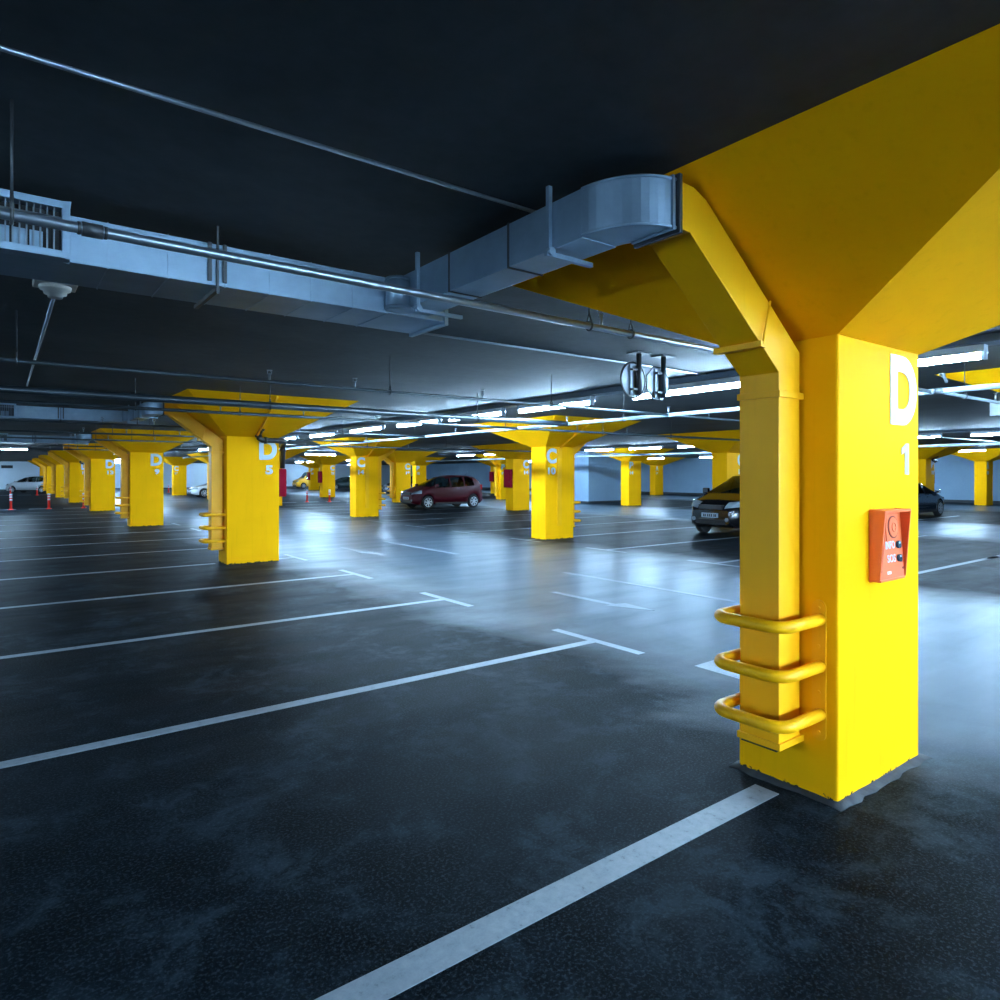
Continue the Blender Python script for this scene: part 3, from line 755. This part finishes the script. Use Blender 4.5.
# ------------------------------------------------------------------ cars
def lerp_tab(tab, x):
    if x <= tab[0][0]: return tab[0][1]
    for (a, va), (b, vb) in zip(tab, tab[1:]):
        if x <= b:
            s = (x - a) / (b - a); return va + (vb - va) * s
    return tab[-1][1]
def car(loc, rz, label, body, kind='hatch', group='parked cars', plate=True, name='car', accent=None, sc=(1, 1, 1)):
    K = {
     'hatch': dict(L=4.0, W=1.69, wf=.72, wr=3.36, wheel=.305,
        top=[(0, .62), (.10, .74), (.35, .86), (.85, 1.00), (1.80, 1.45), (2.4, 1.55), (3.1, 1.54), (3.55, 1.46), (3.80, 1.28), (3.95, 1.0), (4.0, .72)],
        belt=[(0, .58), (.35, .80), (.85, .96), (2.2, 1.00), (3.3, 1.05), (3.85, 1.08), (4.0, .70)],
        wid=[(0, .58), (.12, .72), (.4, .81), (.9, .845), (3.2, .845), (3.75, .79), (4.0, .66)],
        cowl=.88, roof0=1.82, roof1=3.50, tail=3.84, side=[(1.20, 2.00), (2.07, 2.80), (2.88, 3.42)]),
     'sedan': dict(L=4.45, W=1.78, wf=.85, wr=3.50, wheel=.32,
        top=[(0, .55), (.10, .68), (.4, .78), (1.15, .94), (2.0, 1.36), (2.6, 1.44), (3.1, 1.42), (3.75, 1.12), (4.0, 1.07), (4.38, 1.0), (4.45, .68)],
        belt=[(0, .52), (.4, .74), (1.15, .90), (2.4, .94), (3.7, .98), (4.3, .96), (4.45, .66)],
        wid=[(0, .62), (.12, .76), (.45, .86), (1.0, .89), (3.5, .89), (4.1, .84), (4.45, .68)],
        cowl=1.18, roof0=2.03, roof1=3.12, tail=3.72, side=[(1.55, 2.22), (2.29, 3.02), (3.09, 3.5)]),
     'van': dict(L=4.3, W=1.8, wf=.80, wr=3.35, wheel=.33,
        top=[(0, .70), (.08, .95), (.5, 1.10), (.75, 1.2), (1.4, 1.95), (1.8, 2.05), (3.9, 2.05), (4.2, 1.98), (4.27, 1.2), (4.3, .8)],
        belt=[(0, .66), (.08, .9), (.5, 1.05), (.75, 1.12), (4.2, 1.12), (4.3, .75)],
        wid=[(0, .70), (.10, .84), (.4, .90), (3.9, .90), (4.3, .84)],
        cowl=.78, roof0=1.42, roof1=4.0, tail=4.24, side=[(1.15, 1.75), (1.83, 2.85), (2.93, 3.9)]),
    }[kind]
    Lc, hw = K['L'], K['W'] / 2
    t = empty(name, loc, label, 'car' if kind != 'van' else 'van', group, rz); t.scale = sc
    R = K['wheel'] + .055
    xs = set([0, .03, .08, .14, .25, .35, .55, K['cowl'], K['cowl'] + .02, K['roof0'], K['roof1'], K['tail'], Lc, Lc - .03, Lc - .1, Lc - .2])
    for a, b in K['side']: xs |= {a, b}
    for w in (K['wf'], K['wr']):
        for k in range(-6, 7): xs.add(round(w + R * math.sin(PI / 2 * k / 6), 4))
    x = .4
    while x < Lc - .2: xs.add(round(x, 3)); x += .22
    xs = sorted(xs); xs = [x for i, x in enumerate(xs) if i == 0 or x - xs[i - 1] > .012]
    rings = []
    for x in xs:
        zt = lerp_tab(K['top'], x); zbel = min(lerp_tab(K['belt'], x), zt - .02); w = lerp_tab(K['wid'], x)
        zb = .20 + max(0, (.25 - x) * .35) + max(0, (x - Lc + .25) * .5)
        za = zb
        for wx in (K['wf'], K['wr']):
            if abs(x - wx) < R: za = max(za, K['wheel'] + math.sqrt(max(0, R * R - (x - wx) ** 2)))
        zmid = max(za + .03, zb + (zbel - zb) * .45); zsh = max(zmid + .03, zb + (zbel - zb) * .8); zbel = max(zbel, zsh + .02); zt = max(zt, zbel + .02)
        gh = min(1, max(0, (zt - zbel - .05) / .35))           # how much greenhouse
        wt = w * (.96 - .22 * gh)
        pts = [(0, za), (w * .80, za), (w * .985, za + .012), (w * 1.0, zmid), (w * .99, zsh), (w * .955, zbel), (wt * .99, zt - .055 * gh - .012), (wt * .86, zt - .008), (0, zt + .012)]
        rings.append(pts)
    nr = len(rings[0])
    bodyb, glassb, lowb = MB(), {}, MB()
    def quad(i, k, sgn):
        p = [(xs[i], rings[i][k]), (xs[i + 1], rings[i + 1][k]), (xs[i + 1], rings[i + 1][k + 1]), (xs[i], rings[i][k + 1])]
        return [(a - Lc / 2, sgn * b[0], b[1]) for a, b in p]
    for i in range(len(xs) - 1):
        xm = (xs[i] + xs[i + 1]) / 2
        for k in range(nr - 1):
            for sgn in (1, -1):
                key = None
                if k == 5:
                    for n_, (a, b) in enumerate(K['side']):
                        if a - .001 <= xs[i] and xs[i + 1] <= b + .001: key = ('side_window', n_, sgn)
                if k in (6, 7):
                    if K['cowl'] + .015 <= xm <= K['roof0'] - .01: key = ('windscreen', 0, 0)
                    if K['roof1'] + .01 <= xm <= K['tail'] - .005: key = ('rear_window', 0, 0)
                q = quad(i, k, sgn); q = q if sgn > 0 else q[::-1]
                if key: glassb.setdefault(key, MB()).add(q, [(0, 1, 2, 3)], True)
                elif k <= 1 and kind != 'x' and k == 0: lowb.add(q, [(0, 1, 2, 3)], False)
                else: bodyb.add(q, [(0, 1, 2, 3)], True)
    for i, fl in ((0, 0), (len(xs) - 1, 1)):
        ring = [(xs[i] - Lc / 2, y, z) for y, z in rings[i]] + [(xs[i] - Lc / 2, -y, z) for y, z in rings[i][::-1][1:-1]]
        bodyb.add(ring, [tuple(range(len(ring)))])
    bo = bodyb.build('body', body, t)
    lowb.build('underbody', M['trim'], t)
    for (n_, a, b), g in glassb.items(): g.build(n_, M['glass'], t)
    # interior tub and seats
    xi0, xi1 = K['cowl'] + .05 - Lc / 2, K['tail'] - .25 - Lc / 2
    itb = MB(); zi = lerp_tab(K['belt'], Lc / 2) - .10
    itb.box(xi0, xi1, -hw * .86, hw * .86, .30, zi)
    for xx in (K['roof0'] + .25 - Lc / 2, K['roof0'] + 1.15 - Lc / 2):
        for yy in (-.36, .36):
            itb.box(xx - .06, xx + .08, yy - .22, yy + .22, zi, zi + .14); itb.box(xx + .02, xx + .10, yy - .12, yy + .12, zi + .16, zi + .30)
    itb.tube([(xi0 + .38 + .05 * math.cos(a), -.36 + .17 * math.cos(a + PI / 2) * 1.0, zi + .02 + .15 * math.sin(a + PI / 2)) for a in [2 * PI * k / 14 for k in range(15)]], .014, 6)
    itb.build('interior', M['interior'], t)
    # wheels
    for wx in (K['wf'], K['wr']):
        for sgn in (1, -1):
            r = K['wheel']; yc = sgn * (hw - .11); xw = wx - Lc / 2
            b = MB(); b.tube([(xw, yc - .10, r), (xw, yc - .085, r), (xw, yc + .085, r), (xw, yc + .10, r)], [r - .03, r, r, r - .03], 26)
            wh = b.build('wheel', M['tyre'], t)
            b = MB(); yo = yc + sgn * .098
            b.disc((xw, yo, r), r * .66, (0, 1, 0), .012, 24)
            b.build('rim_dish', M['trim'], wh)
            b = MB()
            b.tube([(xw + r * .66 * math.cos(a), yo + sgn * .006, r + r * .66 * math.sin(a)) for a in [2 * PI * k / 24 for k in range(25)]], .014, 6)
            for k in range(7):
                a = 2 * PI * k / 7 + .3
                b.bar((xw, yo + sgn * .014, r), (xw + r * .64 * math.cos(a), yo + sgn * .014, r + r * .64 * math.sin(a)), .016, .05)
            b.disc((xw, yo + sgn * .014, r), .05, (0, 1, 0), .03, 14)
            b.build('rim', M['rim'], wh)
    # lamps, bumper details
    def surf_y(x, z):
        i = min(range(len(xs)), key=lambda j: abs(xs[j] - x)); pts = rings[i]
        for (ya, za), (yb, zb) in zip(pts[2:6], pts[3:7]):
            if za <= z <= zb: return ya + (yb - ya) * (z - za) / (zb - za + 1e-9)
        return pts[3][0]
    def surf_x(y, z):      # front surface x for |y|
        for x in [k * .01 for k in range(0, 90)]:
            zt = lerp_tab(K['top'], x); w = lerp_tab(K['wid'], x)
            if zt >= z and w >= abs(y): return x
        return .5
    hz = {'hatch': .74, 'sedan': .64, 'van': .84}[kind]
    for sgn in (1, -1):
        b = MB(); grid = []
        for a in range(7):
            yv = hw * (.50 + .455 * a / 6); col = []
            for c in range(4):
                zv = hz - .075 + .15 * c / 3 + .05 * a / 6
                col.append((surf_x(yv, zv) - .012 - Lc / 2, sgn * yv, zv))
            grid.append(col)
        vs = [p for col in grid for p in col]
        b.add(vs, [(a * 4 + c, (a + 1) * 4 + c, (a + 1) * 4 + c + 1, a * 4 + c + 1) for a in range(6) for c in range(3)], True)
        b.build('headlight', M['lens'], t)
        xr = Lc - .04
        zt = {'hatch': .95, 'sedan': .82, 'van': 1.0}[kind]; yv = lerp_tab(K['wid'], xr - .05)
        MB().box(xr - .13 - Lc / 2, xr - .01 - Lc / 2, sgn * (yv - .14), sgn * (yv + .012), zt - .10, zt + .16).build('tail_lamp', M['tail'], t, .02)
        # mirror
        xm = K['side'][0][0] - .08 - Lc / 2; zm = lerp_tab(K['belt'], K['side'][0][0]) + .09
        b = MB(); b.box(xm - .05, xm + .06, sgn * (hw + .02), sgn * (hw + .20), zm - .06, zm + .08); b.box(xm, xm + .04, sgn * (hw * .88), sgn * (hw + .05), zm - .07, zm - .03)
        b.build('mirror', body, t, .02)
        for (a, b_) in K['side'][:2]:
            xh = b_ - .16 - Lc / 2; zh = lerp_tab(K['belt'], b_) - .13
            MB().box(xh - .07, xh + .07, sgn * (hw * .985), sgn * (hw * .985 + .03), zh - .012, zh + .014).build('door_handle', body, t, .006)
        MB().box(K['wf'] + R + .02 - Lc / 2, K['wr'] - R - .02 - Lc / 2, sgn * (hw * .985), sgn * (hw + .012), .20, .29).build('sill', M['trim'], t, .008)
        xf = surf_x(hw * .62, .40)
        MB().disc((xf - Lc / 2 - .005, sgn * hw * .62, .40), .05, (1, 0, 0), .05, 14).build('fog_lamp', M['lens'], t)
    gz = hz - .09
    MB().box(-Lc / 2 - .008, -Lc / 2 + .16, -hw * .44, hw * .44, gz - .01, gz + .10).build('grille', M['trim'], t, .01)
    MB().box(-Lc / 2 - .006, -Lc / 2 + .16, -hw * .56, hw * .56, .27, .40).build('air_intake', M['trim'], t, .01)
    if plate:
        pl = MB().box(-Lc / 2 - .022, -Lc / 2 - .008, -.26, .26, .44, .55).build('number_plate', M['plate'], t)
        b = MB()
        for yy in (-.19, -.14, -.06, .0, .06, .14, .19): b.box(-Lc / 2 - .0245, -Lc / 2 - .022, yy - .018, yy + .018, .462, .528)
        b.build('plate_marks', M['platetext'], pl)
        MB().box(Lc / 2 - .005, Lc / 2 + .012, -.26, .26, .58, .69).build('number_plate', M['plate'], t)
    if accent:
        for sgn in (1, -1): MB().box(.1, 1.3, sgn * (hw * .99), sgn * (hw + .012), .62, .9).build('side_decal', accent, t)
    # wipers / roof aerial
    MB().tube([(K['roof1'] - .15 - Lc / 2, 0, lerp_tab(K['top'], K['roof1'] - .15)), (K['roof1'] + .05 - Lc / 2, 0, lerp_tab(K['top'], K['roof1'] - .15) + .22)], .006, 6).build('aerial', M['trim'], t)
    return t
car((18.20, 29.15, 0), math.radians(0), 'dark red hatchback parked between the far pillars', mat('car_red_paint', (.055, .001, .006), .42, 0, .05, .2), 'hatch', sc=(1.03, 1.04, 1.07))
car((17.95, 11.36, 0), math.radians(0), 'black car with its nose out beside the nearest pillar', paint('car_black_paint', (.006, .006, .008), .1, .16), 'hatch', sc=(1.04, 1.02, 1.14))
car((29.6, 11.95, 0), PI, 'dark blue car half hidden behind the right edge of D 1', paint('car_blue_paint', (.014, .026, .045), .3, .2), 'sedan')
car((2.60, 75.24, 0), math.radians(-35), 'silver hatchback near the far end wall at the left edge', paint('car_silver_paint', (.52, .55, .58), .5, .3), 'hatch')
car((13.5, 52.9, 0), 0, 'white car front showing just left of the D 5 duct', paint('car_white_paint', (.72, .75, .78), .1, .3), 'sedan')
car((30.6, 69.2, 0), 0, 'dark teal car between two small pillars right of D 5', paint('car_teal_paint', (.02, .045, .05), .3, .25), 'sedan')
car((30.7, 79.0, 0), 0, 'yellow van with dark windows beside the small far pillar', paint('car_yellow_paint', (.80, .36, .01), .0, .3), 'van', name='van')
car((29.0, 52.3, 0), 0, 'dark car with blue markings in a gap left of the red car', paint('car_dark_paint', (.01, .012, .02), .2, .25), 'hatch', accent=M['bluepaint'])

# ------------------------------------------------------------------ world, camera, view
w = bpy.data.worlds.new('world'); SC.world = w; w.use_nodes = True
w.node_tree.nodes['Background'].inputs[0].default_value = (0, 0, 0, 1)
cd = bpy.data.cameras.new('camera'); cam = bpy.data.objects.new('camera', cd); COL.objects.link(cam)
cam.location = (0, 0, 1.7); cam.rotation_euler = (PI / 2, 0, -math.radians(36.9577))
cd.sensor_width = 36; cd.lens = 36 * 668.523 / 1000; cd.shift_y = -(500 - 474.412) / 1000
cd.clip_start = .05; cd.clip_end = 300
SC.camera = cam
SC.view_settings.view_transform = 'Standard'; SC.view_settings.look = 'None'
SC.view_settings.exposure = 1.9; SC.view_settings.gamma = 1.0; SC.view_settings.use_curve_mapping = False
try:
    SC.cycles.max_bounces = 10; SC.cycles.diffuse_bounces = 5; SC.cycles.transparent_max_bounces = 12
    SC.cycles.use_denoising = True; SC.cycles.sample_clamp_indirect = 8
except Exception: pass
